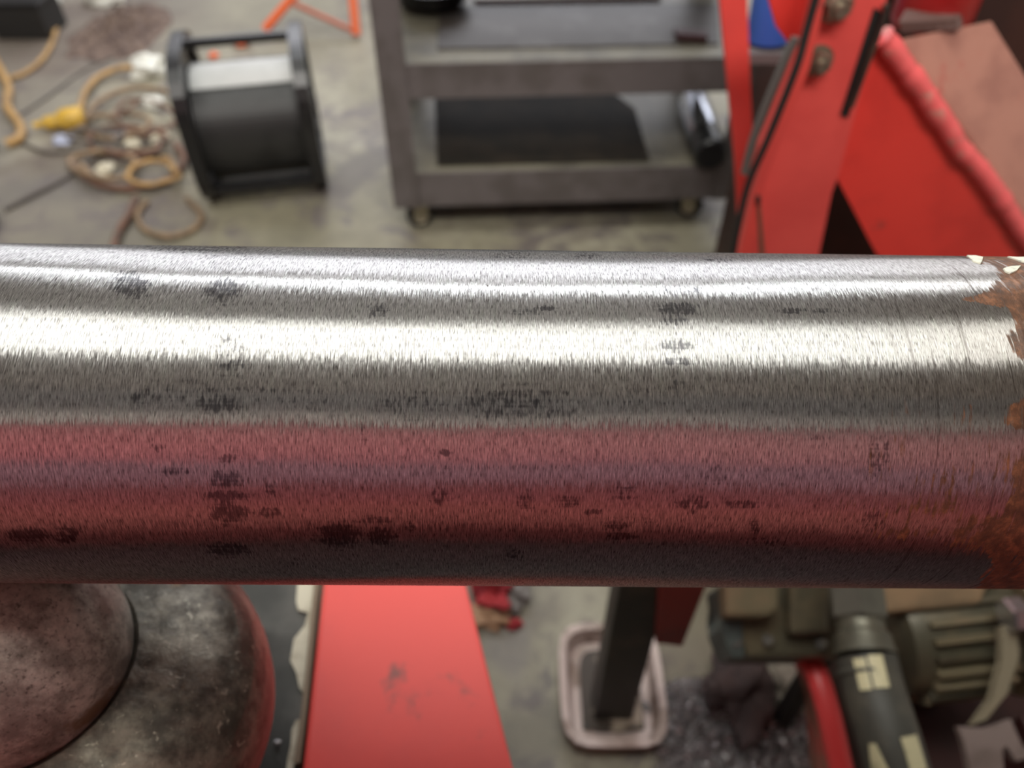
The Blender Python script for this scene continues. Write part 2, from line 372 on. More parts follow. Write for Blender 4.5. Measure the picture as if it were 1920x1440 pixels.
    mx = t.n('ShaderNodeMixShader'); mx.inputs[0].default_value = .13; t.l(g1.outputs[0], mx.inputs[1]); t.l(g2.outputs[0], mx.inputs[2])
    r = t.n('ShaderNodeBsdfPrincipled'); rc = t.ramp(t.noise(t.vmath('MULTIPLY', uv, (240, 200, 1)), 1, 6, .7), [(.3, (.05, .024, .012)), (.5, (.14, .06, .026)), (.68, (.33, .14, .06))])
    t.l(rc, r.inputs['Base Color']); r.inputs['Roughness'].default_value = .6; r.inputs['Metallic'].default_value = .2
    bp = t.n('ShaderNodeBump'); bp.inputs['Distance'].default_value = .0004; t.l(rn, bp.inputs['Height']); t.l(bp.outputs[0], r.inputs['Normal'])
    m2 = t.n('ShaderNodeMixShader'); t.l(t.math('MULTIPLY', rm, .92), m2.inputs[0]); t.l(mx.outputs[0], m2.inputs[1]); t.l(r.outputs[0], m2.inputs[2])
    t.l(m2.outputs[0], t.out.inputs[0]); return t.m
bar = thing('steel_bar', 'large round brushed steel bar with dark chatter marks and a rusty right end', 'bar', AM)
link('shaft', bar_mesh(), bar_mat(), bar)
for s in (-1, 1):
    p = AM+AX*s*.75
    MB().lathe(p-AX*.0005*s, AX*s, [(0, .001), (BR-.003, .001), (BR, -.002), (BR, -.01)], 64).build('end_face', STEELD, bar, smooth=True)
def chip(pxs):
    b = MB(); pts = [bar_hit(*p) for p in pxs]; cu = sum(p[0] for p in pts)/len(pts); ct = sum(p[1] for p in pts)/len(pts)
    lo = [b.b.verts.new(bar_pt(u, th, BR+.00005)) for u, th in pts]
    hi = [b.b.verts.new(bar_pt(u+(cu-u)*.05, th+(ct-th)*.05, BR+.0005)) for u, th in pts]
    n = len(pts); c = b.b.verts.new(bar_pt(cu, ct, BR+.0006))
    for i in range(n):
        j = (i+1) % n; b.b.faces.new((lo[i], lo[j], hi[j], hi[i])); b.b.faces.new((hi[i], hi[j], c))
    b.build('paint_chip', pbr_chip, bar)
pbr_chip = pbr('cream_paint_chip', (.80, .80, .66), .5, 0, (.55, .55, .48), 400, .5, .7)
chip([(1812, 481), (1828, 480), (1843, 484), (1841, 492), (1838, 496), (1824, 492)])
chip([(1880, 505), (1895, 501), (1914, 500), (1906, 509), (1893, 515), (1884, 511)])
chip([(1888, 483), (1905, 484), (1935, 484), (1935, 496), (1914, 492)])

# ------------------------------------------------------------------ support frame, ball transfer
ZB = .65
BM = [Pz(605, 1100, ZB), Pz(875, 1100, ZB), Pz(962, 1440, ZB), Pz(567, 1440, ZB)]
def along(a, b, y): # point on line ab at world y
    t = (y-a.y)/(b.y-a.y); return a+(b-a)*t
sf = thing('support_frame', 'wide salmon red steel arm with dark scuffs running under the bar', 'machine frame', (-.07, .2, 0))
y0, y1 = .125, .62
L0, L1 = along(BM[0], BM[3], y1), along(BM[0], BM[3], y0); R0, R1 = along(BM[1], BM[2], y1), along(BM[1], BM[2], y0)
MB().prism([L0, R0, R1, L1], (0, 0, -.10), .003).build('arm', REDL, sf)
# grey deck plate beside the arm, flush against it, cream paint left on its edge
gp = [Vector((-.62, y1-.1, ZB-.012)), Vector((L0.x-.004, y1-.1, ZB-.012)), Vector((L1.x-.004, y0, ZB-.012)), Vector((-.62, y0, ZB-.012))]
DECK = pbr('oily_deck_plate', (.045, .044, .04), .35, .3, (.085, .08, .072), 16, .42, .65, .3, 60, (.17, .16, .15), 70, .66, .72)
MB().prism(gp, (0, 0, -.02), .001).build('deck_plate', DECK, sf)
# brown caulk line and ragged cream paint strip
cp = lambda L: [Pz(x, y, ZB-.0105) for x, y in L]
MB().prism(cp([(607, 1080), (596, 1080), (588, 1150), (580, 1240), (570, 1340), (556, 1440), (567, 1440), (580, 1340), (590, 1240), (598, 1150)]), (0, 0, .009)).build('sealant_strip', pbr('brown_sealant', (.16, .11, .065), .6), sf)
MB().prism(cp([(597, 1075), (560, 1075), (556, 1130), (560, 1146), (578, 1150), (572, 1175), (552, 1200), (545, 1240), (556, 1262), (562, 1290), (568, 1300), (576, 1270), (583, 1210), (590, 1150)]), (0, 0, .0015)).build('paint_remnant', CREAM, sf)
MB().prism(cp([(566, 1350), (558, 1400), (550, 1450), (537, 1450), (541, 1420), (546, 1400), (548, 1370), (556, 1352)]), (0, 0, .0015)).build('paint_remnant', CREAM, sf)
for x, y in [(478, 1250), (520, 1392)]:
    MB().lump(Pz(x, y, ZB-.009), (.0022, .0016, .0015), .3, 2, x, 2).build('metal_chip', SWARF, sf)
MB().box((-.30, .38, ZB/2-.016), (.12, .12, ZB-.034)).build('pedestal', REDD, sf)
MB().box((-.30, .40, .006), (.18, .18, .012), bev=.003).build('foot_plate', REDD, sf)
NAVY = pbr('dark_blue_grey_block', (.012, .013, .02), .4, 0, (.022, .016, .015), 5)
MB().box((0, .005, .60), (1.5, .22, .20), bev=.006).build('mirror_block', NAVY, sf)  # unseen block added to mirror as the dark band low on the bar

MB().box((-.395, .262, .768), (.43, .010, .26), bev=.002).build('shade_plate', pbr('olive_black_shade_plate', (.022, .022, .017), .6), sf)  # plate added behind the cup to block light and reflect dark
BALLR = .045
Bc = Pd(20, 1222, .3125)
bx = (A0+(A1-A0)*((Bc.x-A0.x)/(A1.x-A0.x)))
dv = Vector((0, Bc.y-bx.y, Bc.z-bx.z)); Bc = Vector((Bc.x, bx.y, bx.z))+dv.normalized()*(BALLR+BR+.0006)
bt = thing('ball_transfer', 'oily steel ball in a rounded dark cup carrying the bar at lower left', 'roller support', (Bc.x, Bc.y, ZB-.012))
def ball_mat():
    t = NT('worn_ball_steel'); v = t.obj(); b = t.n('ShaderNodeBsdfPrincipled'); b.inputs['Metallic'].default_value = .45
    a = t.noise(v, 60, 8, .7); c = t.mix(t.step(a, .38, .66), (.22, .205, .175), (.60, .58, .50))
    c = t.mix(t.math('MULTIPLY', t.step(t.noise(v, 500, 4, .7), .52, .68), .7), c, (.07, .06, .05))
    c = t.mix(t.step(t.noise(v, 28, 8, .7, .5), .55, .68), c, (.20, .13, .075))
    t.l(c, b.inputs['Base Color']); t.put(b.inputs['Roughness'], t.math('ADD', t.math('MULTIPLY', a, .25), .22))
    q = t.n('ShaderNodeBump'); q.inputs['Strength'].default_value = .55; q.inputs['Distance'].default_value = .0007
    t.l(t.noise(v, 420, 8, .8), q.inputs['Height']); t.l(q.outputs[0], b.inputs['Normal']); t.l(b.outputs[0], t.out.inputs[0]); return t.m
def cup_mat():
    t = NT('greasy_cup_steel'); v = t.obj(); b = t.n('ShaderNodeBsdfPrincipled'); b.inputs['Metallic'].default_value = .55
    a = t.noise(v, 45, 8, .7); c = t.mix(t.step(a, .4, .66), (.06, .052, .04), (.22, .195, .15))
    c = t.mix(t.step(t.noise(v, 22, 8, .7, .8), .56, .68), c, (.19, .12, .06))
    c = t.mix(t.math('MULTIPLY', t.step(t.noise(v, 160, 5, .7, 1.5), .60, .68), .6), c, (.50, .46, .36))
    t.l(c, b.inputs['Base Color']); t.put(b.inputs['Roughness'], t.math('ADD', t.math('MULTIPLY', a, .3), .2))
    q = t.n('ShaderNodeBump'); q.inputs['Strength'].default_value = .8; q.inputs['Distance'].default_value = .0012
    t.l(t.noise(v, 110, 8, .7, .5), q.inputs['Height']); t.l(q.outputs[0], b.inputs['Normal']); t.l(b.outputs[0], t.out.inputs[0]); return t.m
b = MB(); bmesh.ops.create_uvsphere(b.b, u_segments=96, v_segments=64, radius=BALLR, matrix=Matrix.Translation(Bc))
b.build('ball', ball_mat(), bt, smooth=True)
prof = [(.0442, -.024), (.0432, -.0135), (.0452, -.0125), (.055, -.015), (.066, -.0185), (.075, -.0235), (.082, -.031), (.0868, -.041), (.0893, -.053), (.0895, -.066), (.088, -.080), (.083, -.094), (.072, -.106), (.05, -.112)]
zb = ZB-.012-Bc.z
prof += [(.024, -.118), (.024, zb+.01), (.026, zb+.0005), (0, zb+.0005)]
MB().lathe(Bc, (0, 0, 1), prof, 96).build('cup', cup_mat(), bt, smooth=True)

# ------------------------------------------------------------------ red A-frame stand at right
def YS(px, py, y=.8): return Py(px, py, y)
st = thing('red_stand', 'large bright red welded A frame stand with bolts behind the right end of the bar', 'machine stand', (.42, .8, 0))
def plate(name, pxs, y, t, m, parent=st, bev=.0015, ext=None):
    return MB().prism([Py(x, yy, y) for x, yy in pxs], ext or (0, t, 0), bev).build(name, m, parent)
plate('gusset_plate', [(1560, 20), (1652, 62), (1990, 540), (2060, 690), (1800, 690), (1640, 470), (1566, 322), (1500, 330), (1520, 180)], .80, .012, RED)
# right tube leg : front skin is the gusset, broad worn top face going back
lg = [Py(x, yy, .812) for x, yy in [(1690, 72), (2010, 525), (1990, 660), (1650, 160)]]
MB().prism(lg, (.115, .05, .0), .002).build('tube_leg', MAUVE, st)
wl = [Py(x, y, .797) for x, y in [(1655, 66), (1675, 92), (1700, 128), (1722, 165), (1748, 200), (1775, 236), (1800, 275), (1830, 312), (1858, 352), (1888, 392), (1925, 448), (1990, 540)]]
random.seed(4)
b = MB().tube([p+Vector((random.uniform(-1, 1), 0, random.uniform(-1, 1)))*.0015 for p in wl], [random.uniform(.0105, .0125) for _ in range(40)], 12, 6); b.build('weld_bead', REDW, st, smooth=True)
# left leg: flat front leg and its folded flange
plate('left_leg', [(1545, -60), (1690, -90), (1650, 40), (1572, 330), (1560, 360), (1535, 480), (1500, 620), (1352, 620), (1392, 470), (1434, 300), (1512, 120)], .785, .013, pbr('lighter_red_enamel', (.80, .10, .085), .45, 0, (.70, .08, .07), 7, .4, .65, .1))  # left leg in a lighter red than the gusset plate
plate('flange', [(1545, -60), (1562, -60), (1518, 130), (1435, 330), (1406, 480), (1358, 620), (1344, 620), (1388, 470), (1432, 290), (1510, 110)], .755, .03, REDL)
plate('cover_plate', [(1430, -40), (1538, -60), (1500, 60), (1486, 92), (1455, 50)], .80, .006, RED)
plate('side_strut', [(1345, -40), (1400, -40), (1413, 300), (1418, 520), (1390, 520), (1378, 300)], .93, .01, REDL)
plate('leg_slot', [(1640, 15), (1655, 25), (1590, 222), (1576, 216)], .783, .004, BLKM, bev=.0)
sb = Py(1610, 120, .78)
b = MB(); b.tube([Py(1660, 8, .779), Py(1655, 40, .778), Py(1596, 200, .779)], .003, 8).build('slot_edge', STEELD, st)
for x, y, r in [(1532, 112, .0125), (1566, 8, .0135)]:
    c = Py(x, y, .785)
    MB().lathe(c, (0, -1, 0), [(0, 0), (r*1.25, 0), (r*1.25, .003), (r*.7, .003)], 24).build('washer', ZINC, st, smooth=True)
    bo = MB().lathe(c+Vector((0, -.002, 0)), (0, -1, 0), [(r, 0), (r, .010), (r*.85, .013), (0, .013)], 6).build('bolt_head', ZINC, st)
    MB().cyl(c+Vector((0, -.014, 0)), c+Vector((0, -.022, 0)), r*.5, r*.45, 16).build('bolt_end', ZINC, st, smooth=True)
plate('stand_foot', [(1300, 980), (1560, 980), (1560, 1010), (1300, 1010)], .80, .06, REDD)
for nm, a, bb in [('leg_extension', (1330, 620), (1240, 985))]:
    plate(nm, [(a[0], a[1]-5), (a[0]+170, a[1]-5), (bb[0]+160, bb[1]), (bb[0], bb[1])], .785, .013, RED)
plate('right_leg_extension', [(1805, 685), (2060, 685), (2160, 980), (1930, 980)], .80, .012, RED)
plate('grub_screw', [(1418, 368), (1427, 368), (1427, 385), (1418, 385)], .752, .004, STEELD)
plate('rust_run', [(1420, 385), (1426, 385), (1434, 480), (1424, 480)], .7535, .002, BRN, bev=0)
# grey rod and black cable running down its left edge
tag(MB().tube([Py(1492, 70, .735), Py(1462, 135, .735), Py(1416, 250, .735), Py(1396, 325, .735)], .0042, 12).build('steel_rod', pbr('grey_rod', (.22, .22, .21), .35, .7), origin=Py(1450, 200, .76), smooth=True), 'thin grey steel rod beside the black cable on the red stand', 'rod')
tag(MB().tube([Py(1545, -60, .745), Py(1512, 60, .745), Py(1492, 130, .742), Py(1440, 260, .74), Py(1405, 340, .74), Py(1385, 420, .74), Py(1374, 480, .742), Py(1366, 560, .75), Py(1330, 700, .752)], .0038, 12).build('black_cable', BLKM, origin=Py(1440, 260, .74), smooth=True), 'black cable running down the left edge of the red stand', 'cable')
# block and red cylinder on top of the tube leg
hc = thing('red_cylinder', 'glossy dark red cylinder on a grey block at the top of the stand', 'hydraulic cylinder', Py(1745, 60, .84))
MB().prism([Py(x, y, .83) for x, y in [(1684, 40), (1798, 34), (1802, 56), (1690, 64)]], (.02, .035, 0), .002).build('base_block', pbr('scuffed_block', (.12, .075, .065), .45, .2, (.28, .2, .18), 40, .5, .7), hc)
p = Py(1742, 46, .885); MB().lathe(p, (0, 0, 1), [(0, 0), (.040, 0), (.042, .004), (.042, .05), (.036, .056), (.036, .13), (.0, .13)], 40).build('barrel', REDD, hc, smooth=True)
# dark machine body behind
mb = thing('machine_body', 'dark brown machine body behind the red stand at the upper right', 'machine', (.9, 1.1, 0))
MB().box((.955, 1.23, .62), (1.04, .3, 1.24), bev=.01).build('housing', DKB, mb)
MB().box((.955, 1.07, .03), (1.06, .04, .06)).build('skirt', DKB, mb)
MB().box((.955, 1.075, .80), (.9, .014, .3), bev=.003).build('access_panel', DKB, mb)
bb = thing('blue_bottle', 'blue plastic bottle between the red strut and the cover plate at the top', 'bottle', Py(1430, 70, 1.0))
p = Py(1438, 78, 1.0); MB().lathe(p, (-.05, 0, 1), [(0, 0), (.022, 0), (.027, .004), (.027, .10), (.015, .125), (.012, .14), (0, .14)], 28).build('bottle_body', BLUE, bb, smooth=True)
MB().lathe(p+Vector((-.007, 0, .14)), (-.05, 0, 1), [(0, 0), (.014, 0), (.014, .02), (0, .02)], 20).build('cap', BLK, bb, smooth=True)
MB().box((p.x+.03, 1.0, p.z-.008), (.13, .07, .012)).build('shelf_bracket', CARTM, st)

# ------------------------------------------------------------------ grey utility cart
Zb, Zbt, Zm, Zmt = .092, .185, .372, .452
FL = Pz(745, 389, Zb); FR = Pz(1374, 371, Zb)
ex = (FR-FL); W = ex.length; ex.normalize(); ey = Vector((-ex.y, ex.x, 0)); ez = Vector((0, 0, 1))
cart = thing('utility_cart', 'dark grey steel shelf cart on casters standing behind the bar', 'cart', FL-ez*Zb)
DP = .52
def CL(x, y, z): return FL+ex*x+ey*y+ez*(z-Zb)
for nm, z0, z1 in (('bottom_shelf', Zb, Zbt), ('middle_shelf', Zm, Zmt), ('top_shelf', .70, .78)):
    b = MB(); ax = (ex, ey, ez); hh = z1-z0
    b.box(CL(W/2, .004, (z0+z1)/2), (W, .006, hh), ax, .002).build(nm+'_front_rail', CARTM, cart) if False else None
    s = MB().box(CL(W/2, DP/2, z1-.004), (W-.004, DP-.004, .004), ax).build(nm, CARTS, cart)
    for nm2, c, sz in (('rail', CL(W/2, .003, (z0+z1)/2), (W, .006, hh)), ('rail', CL(W/2, DP-.003, (z0+z1)/2), (W, .006, hh)),
                       ('rail', CL(.003, DP/2, (z0+z1)/2), (.006, DP-.012, hh)), ('rail', CL(W-.003, DP/2, (z0+z1)/2), (.006, DP-.012, hh))):
        MB().box(c, sz, ax, .0015).build(nm2, CARTM, s)
for x in (0, W):
    for y in (0, DP):
        sx = 1 if x == 0 else -1; sy = 1 if y == 0 else -1
        b = MB(); h = .86
        b.box(CL(x+sx*.026, y-sy*.003, Zb+h/2), (.06, .005, h), (ex, ey, ez), .001)
        b.box(CL(x-sx*.005, y+sy*.026, Zb+h/2), (.005, .06, h), (ex, ey, ez), .001)
        b.build('corner_post', CARTM, cart)
random.seed(2)
for x in (.065, W-.075):
    for y in (.06, DP-.06):
        ca = MB().box(CL(x, y, Zb-.006), (.07, .07, .005), (ex, ey, ez)).build('caster', ZINC, cart)
        a = random.uniform(.9, 1.9) if x < .1 else 1.2; hx = Vector((math.cos(a), math.sin(a), 0)); c = CL(x, y, .036)+Vector((-hx.y, hx.x, 0))*.015
        b = MB()
        for s in (-1, 1): b.box(c+hx*s*.019+ez*.022, (.003, .035, .06), (hx, hx.cross(ez), ez))
        b.build('fork', ZINC, ca)
        MB().lathe(c-hx*.014, hx, [(0, 0), (.022, 0), (.030, .002), (.035, .006), (.035, .022), (.030, .026), (.022, .028), (0, .028)], 32).build('wheel', RUB, ca, smooth=True)
        MB().lathe(c-hx*.0165, hx, [(0, 0), (.019, 0), (.019, .033), (0, .033)], 24).build('hub', CREAM, ca, smooth=True)
def on_shelf(px, py, z): return Pz(px, py, z)
m1 = [on_shelf(x, y, Zmt-.001) for x, y in [(820, 93), (1348, 84), (1345, 8), (825, 14)]]  # thin brown sheet over part of the middle shelf
tag(MB().prism(m1, (0, 0, .003)).build('shelf_overlay', pbr('brown_overlay', (.05, .04, .033), .45, 0, (.10, .09, .085), 7, .45, .65, spec=.25), origin=m1[0]), 'brown stained mat lying on the middle shelf of the cart', 'mat')
m2 = [on_shelf(x, y, Zbt-.001) for x, y in [(820, 312), (1218, 302), (1190, 205), (1140, 168), (815, 172)]]  # thin black sheet over part of the bottom shelf
tag(MB().prism(m2, (0, 0, .003)).build('shelf_overlay', OVERL, origin=m2[0]), 'black mat lying on the bottom shelf of the cart', 'mat')
m3 = [on_shelf(x, y, Zmt+.0021) for x, y in [(1262, 60), (1328, 66), (1326, 78), (1268, 74)]]
tag(MB().prism(m3, (0, 0, .012), .002).build('steel_block', pbr('maroon_block', (.05, .008, .01), .5), origin=m3[0]), 'small dark maroon block at the right end of the middle shelf', 'block')
# black bowl and white sheet at the back of the middle shelf
p = on_shelf(812, 10, Zmt); tag(MB().lathe(p, (0, 0, 1), [(0, 0), (.05, 0), (.085, .015), (.095, .05), (.09, .05), (.078, .018), (0, .006)], 40).build('black_pan', BLK, origin=p, smooth=True), 'black round pan at the back left of the middle shelf', 'pan')
p = [on_shelf(x, y, Zmt+.001) for x, y in [(890, 6), (1240, 0), (1220, -60), (880, -50)]]
tag(MB().prism(p, (0, 0, .01), .002).build('white_sheet', pbr('white_board', (.7, .7, .66), .5), origin=p[0]), 'flat white board lying at the back of the middle shelf', 'board')
# black canister with silver side on bottom shelf
cn = thing('canister', 'black canister with a shiny silver band lying at the right of the bottom shelf', 'canister', on_shelf(1330, 300, Zbt))
a = on_shelf(1334, 292, Zbt+.042); bq = on_shelf(1292, 165, Zbt+.042)
d = (bq-a).normalized(); Lc = (bq-a).length
MB().lathe(a, d, [(0, 0), (.034, 0), (.040, .006), (.040, Lc*.3), (0.040, Lc*.9), (.03, Lc), (0, Lc)], 40).build('canister_body', BLK, cn, smooth=True)
MB().lathe(a+d*Lc*.25, d, [(.0403, 0), (.0408, .002), (.0408, Lc*.5), (.0403, Lc*.5+.002)], 40).build('band', pbr('silver_band', (.5, .53, .6), .25, .9), cn, smooth=True)

# ------------------------------------------------------------------ wire spool
SX0, SX1 = Pz(338, 385, 0), Pz(588, 375, 0)
sy = 0; sr = .195; xl, xr = -.165, .165
sp = thing('wire_spool', 'black spool of steel wire with open square topped flanges on the floor', 'spool', (0, 0, 0))
def flange_pts(r0, n=40, flat=.9):
    out = []
    for k in range(n):
        a = 2*math.pi*k/n; x = math.cos(a); z = math.sin(a); e = 3.2
        s = (abs(x)**e+abs(z)**e)**(-1/e); out.append((x*s*r0, z*s*r0))
    return out
def flange(x, t):
    b = MB(); o = flange_pts(sr); i = flange_pts(sr-.032)
    V = [[b.b.verts.new((xx, sy+p[0], sr+p[1])) for p in q] for xx in (x, x+t) for q in (o, i)]
    n = len(o)
    for k in range(n):
        j = (k+1) % n
        b.b.faces.new((V[0][k], V[0][j], V[1][j], V[1][k])); b.b.faces.new((V[2][k], V[3][k], V[3][j], V[2][j]))
        b.b.faces.new((V[0][k], V[2][k], V[2][j], V[0][j])); b.b.faces.new((V[1][k], V[1][j], V[3][j], V[3][k]))
    return b.build('flange', BLK, sp)
for x in (xl, xr-.035):
    f = flange(x, .035)
    MB().lathe((x+.012, sy, sr), (1, 0, 0), [(.045, 0), (.15, 0), (.15, .01), (.045, .01)], 40).build('web', BLK, f, smooth=True)
for dy, dz in ((.03, (sr-.015)/.83), (sr-.02, -sr+.02), (-sr+.02, -sr+.02)):
    MB().box(((xl+xr)/2, sy+dy*.83, sr+dz*.83), (xr-xl-.03, .022, .022), bev=.004).build('tie_bar', BLK, sp)
prof = [(.02, .03)]; nst = 26; wL = xr-xl-.06
for k in range(nst):
    x0 = .03+wL*k/nst; prof += [(.1492, x0), (.150, x0+wL/nst*.5)]
prof += [(.146, .03+wL), (.02, .03+wL)]
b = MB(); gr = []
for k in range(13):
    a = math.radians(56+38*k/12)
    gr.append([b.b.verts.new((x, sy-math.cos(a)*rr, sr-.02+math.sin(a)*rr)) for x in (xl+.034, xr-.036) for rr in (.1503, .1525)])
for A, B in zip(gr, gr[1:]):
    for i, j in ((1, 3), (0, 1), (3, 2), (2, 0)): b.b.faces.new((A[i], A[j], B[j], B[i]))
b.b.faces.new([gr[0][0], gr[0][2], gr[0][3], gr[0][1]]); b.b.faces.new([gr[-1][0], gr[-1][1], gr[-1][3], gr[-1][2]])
w_ = b.build('pale_band', pbr('grey_white_band', (.50, .50, .49), .35, 0, (.40, .41, .40), 6), sp, smooth=True); w_['label'] = 'greyish white band across the top of the winding'  # pale curved strip over the top of the winding
MB().lathe((xl, sy, sr-.02), (1, 0, 0), prof, 64).build('wire_winding', WIRE, sp, smooth=False)
MB().lathe((xl+.002, sy, sr), (1, 0, 0), [(.03, 0), (.045, 0), (.045, xr-xl-.004), (.03, xr-xl-.004)], 32).build('core_tube', BLK, sp, smooth=True)

sp.location = (-.705, 2.01, 0); sp.rotation_euler = (0, 0, .22)
# ------------------------------------------------------------------ orange stand behind spool
og = thing('orange_stand', 'bright orange tubular stand at the top left of the cart', 'stand', Pz(640, 68, 0))
a1 = Pz(497, 55, .012); apex = Vector((Pz(600, -60, .3).x, Pz(600, -60, .3).y-.25, .42)); a2 = Pz(668, 66, .012); a3 = Pz(660, -80, .012)
MB().tube([a1, a1+Vector((.42, .16, .36))], .016, 12, 1).build('leg', ORG, og, smooth=True)
MB().tube([a2, a2+Vector((-.02, .22, .42))], .017, 12, 1).build('leg', ORG, og, smooth=True)
MB().tube([a1+Vector((.10, .04, .09)), a2+Vector((0, 0, .012))], .010, 12, 1).build('cross_brace', pbr('faded_orange', (.42, .10, .05), .5), og, smooth=True)
MB().tube([a1+Vector((.42, .16, .36)), a2+Vector((-.02, .22, .42))], .016, 12, 1).build('top_rail', ORG, og, smooth=True)
for x, y, r in ((455, 98, .03), (402, 120, .018)):
    p = Pz(x, y-12, 0); tag(MB().lump(p+Vector((0, 0, r*.5)), (r, r*.8, r*.6), .25, 1.5, x, 3).build('orange_scrap', ORG, origin=p, smooth=True), ('larger' if r > .02 else 'smaller')+' orange scrap on the floor seen through the spool', 'scrap', 'orange scraps behind the spool')

# ------------------------------------------------------------------ cords and litter at the left
def cord(name, label, pxs, r, m, cat='cord', z=None, group=None):
    pts = [Pz(x, y, (z if z else r)+(i % 2)*r*.4) for i, (x, y) in enumerate(pxs)]
    return tag(MB().tube(pts, r, 10, 8).build(name, m, origin=pts[0], smooth=True), label, cat, group)
cord('extension_cord', 'orange cord snaking down the far left edge of the floor', [(-14, 105), (0, 130), (16, 165), (14, 200), (38, 235), (36, 258), (12, 270)], .014, ORC)
cord('extension_cord', 'orange tan cord curving below the black box at top left', [(106, 40), (105, 55), (98, 80), (78, 112), (45, 138), (10, 148)], .009, ORC)
cord('extension_cord', 'pale yellow cord arching from the white rag to the yellow plug', [(262, 128), (225, 128), (185, 145), (160, 172), (150, 205)], .010, ORC, z=.02)
cord('extension_cord', 'tan cord from the yellow plug towards the spool', [(158, 222), (180, 195), (215, 175), (260, 165), (320, 172)], .009, TAN, z=.03)
cord('air_hose', 'brown hose looping in front of the spool at left', [(130, 300), (165, 335), (210, 352), (260, 352), (315, 338), (345, 300), (330, 270)], .010, BRN, 'hose', z=.012)
cord('air_hose', 'tan hose loop lying nearest the bar at left', [(350, 372), (378, 402), (362, 430), (315, 443), (272, 430), (258, 402), (275, 378)], .008, TAN, 'hose')
cord('air_hose', 'reddish brown hose dropping out of the tangle to the bar', [(255, 372), (240, 405), (222, 435), (212, 470)], .010, BRN, 'hose', z=.016)
cord('power_cable', 'dark grey cable running diagonally at the lower left floor', [(10, 392), (60, 365), (120, 335), (160, 305), (210, 282), (300, 262)], .007, GRY, 'cable')
cord('power_cable', 'thin dark cable crossing diagonally above the yellow plug', [(30, 220), (90, 180), (160, 130), (230, 100)], .004, GRY, 'cable')
cord('power_cable', 'thin grey cable running under the tangle to the spool', [(35, 265), (90, 285), (160, 282), (240, 285), (320, 292)], .005, GRY, 'cable')
random.seed(11)
for k, (cx, cy, rx, ry, m, r, lab) in enumerate([(225, 235, 75, 26, TAN, .008, 'tan cord coil right of the yellow plug'), (240, 265, 85, 30, BRN, .008, 'brown cord coil in the middle of the tangle'), (205, 310, 70, 28, TAN, .009, 'tan cord coil at the bottom of the tangle'),
                                        (270, 220, 60, 36, BRN, .006, 'thin reddish cord coil beside the spool'), (180, 255, 60, 18, GRY, .005, 'thin grey cord coil near the blue scrap'), (285, 320, 55, 26, ORC, .007, 'orange cord coil beside the lower spool flange')]):
    pts = []
    for i in range(15):
        a = i*.55+k; pts.append(Pz(cx+rx*math.cos(a)*(1-.02*i)+random.uniform(-8, 8), cy+ry*math.sin(a)*(1-.02*i)+random.uniform(-4, 4), r+.004*k+.0015*i))
    tag(MB().tube(pts, r, 8, 6).build('cord_coil', m, origin=pts[0], smooth=True), lab, 'cord', 'tangled cords')
pl = thing('power_plug', 'bright yellow plug among the cords on the floor', 'plug', Pz(120, 235, 0))
pa, pb = Pz(158, 218, .03), Pz(82, 232, .022); d = pb-pa; Lp = d.length
MB().lathe(pa, d, [(0, 0), (.026, 0), (.034, .012), (.034, .06), (.024, .075), (.020, Lp*.6), (.022, Lp*.85), (.016, Lp), (0, Lp)], 20).build('plug_body', YEL, pl, smooth=True)
MB().lathe(pb, d, [(0, 0), (.010, 0), (.009, .03), (0, .03)], 14).build('strain_relief', YEL, pl, smooth=True)
for nm, lab, x, y, r, m, cat, s in [('white_rag', 'large white crumpled rag left of the spool', 282, 140, (.058, .045, .04), WHT, 'rag', 1), ('white_rag', 'small white rag below the large one beside the spool', 290, 200, (.032, .024, .022), WHT, 'rag', 2),
        ('paper_scrap', 'bluish white scrap under the yellow plug', 120, 268, (.03, .022, .014), pbr('bluish_scrap', (.42, .45, .58), .5), 'scrap', 3), ('paper_scrap', 'pale scrap between the hoses left of the spool', 250, 275, (.026, .02, .014), CREAM, 'scrap', 4),
        ('paper_scrap', 'cream scrap inside the brown hose loop', 200, 322, (.024, .03, .014), CREAM, 'scrap', 5), ('paper_scrap', 'pale scrap touching the spool flange', 300, 262, (.03, .03, .014), CREAM, 'scrap', 6),
        ('paper_scrap', 'lavender grey scrap above the cord tangle', 230, 252, (.035, .02, .013), pbr('lavender_scrap', (.35, .32, .33), .6), 'scrap', 7),
        ('white_rag', 'white rag at the top edge beside the black box', 100, 8, (.04, .05, .04), WHT, 'rag', 8), ('white_rag', 'greyish crumpled paper at the top edge above the dirt', 200, 5, (.09, .05, .04), WHT, 'rag', 9)]:
    p = Pz(x, y, 0); tag(MB().lump(p+Vector((0, 0, r[2]*.6)), r, .3, 1.6, s, 3).build(nm, m, origin=p, smooth=True), lab, cat)
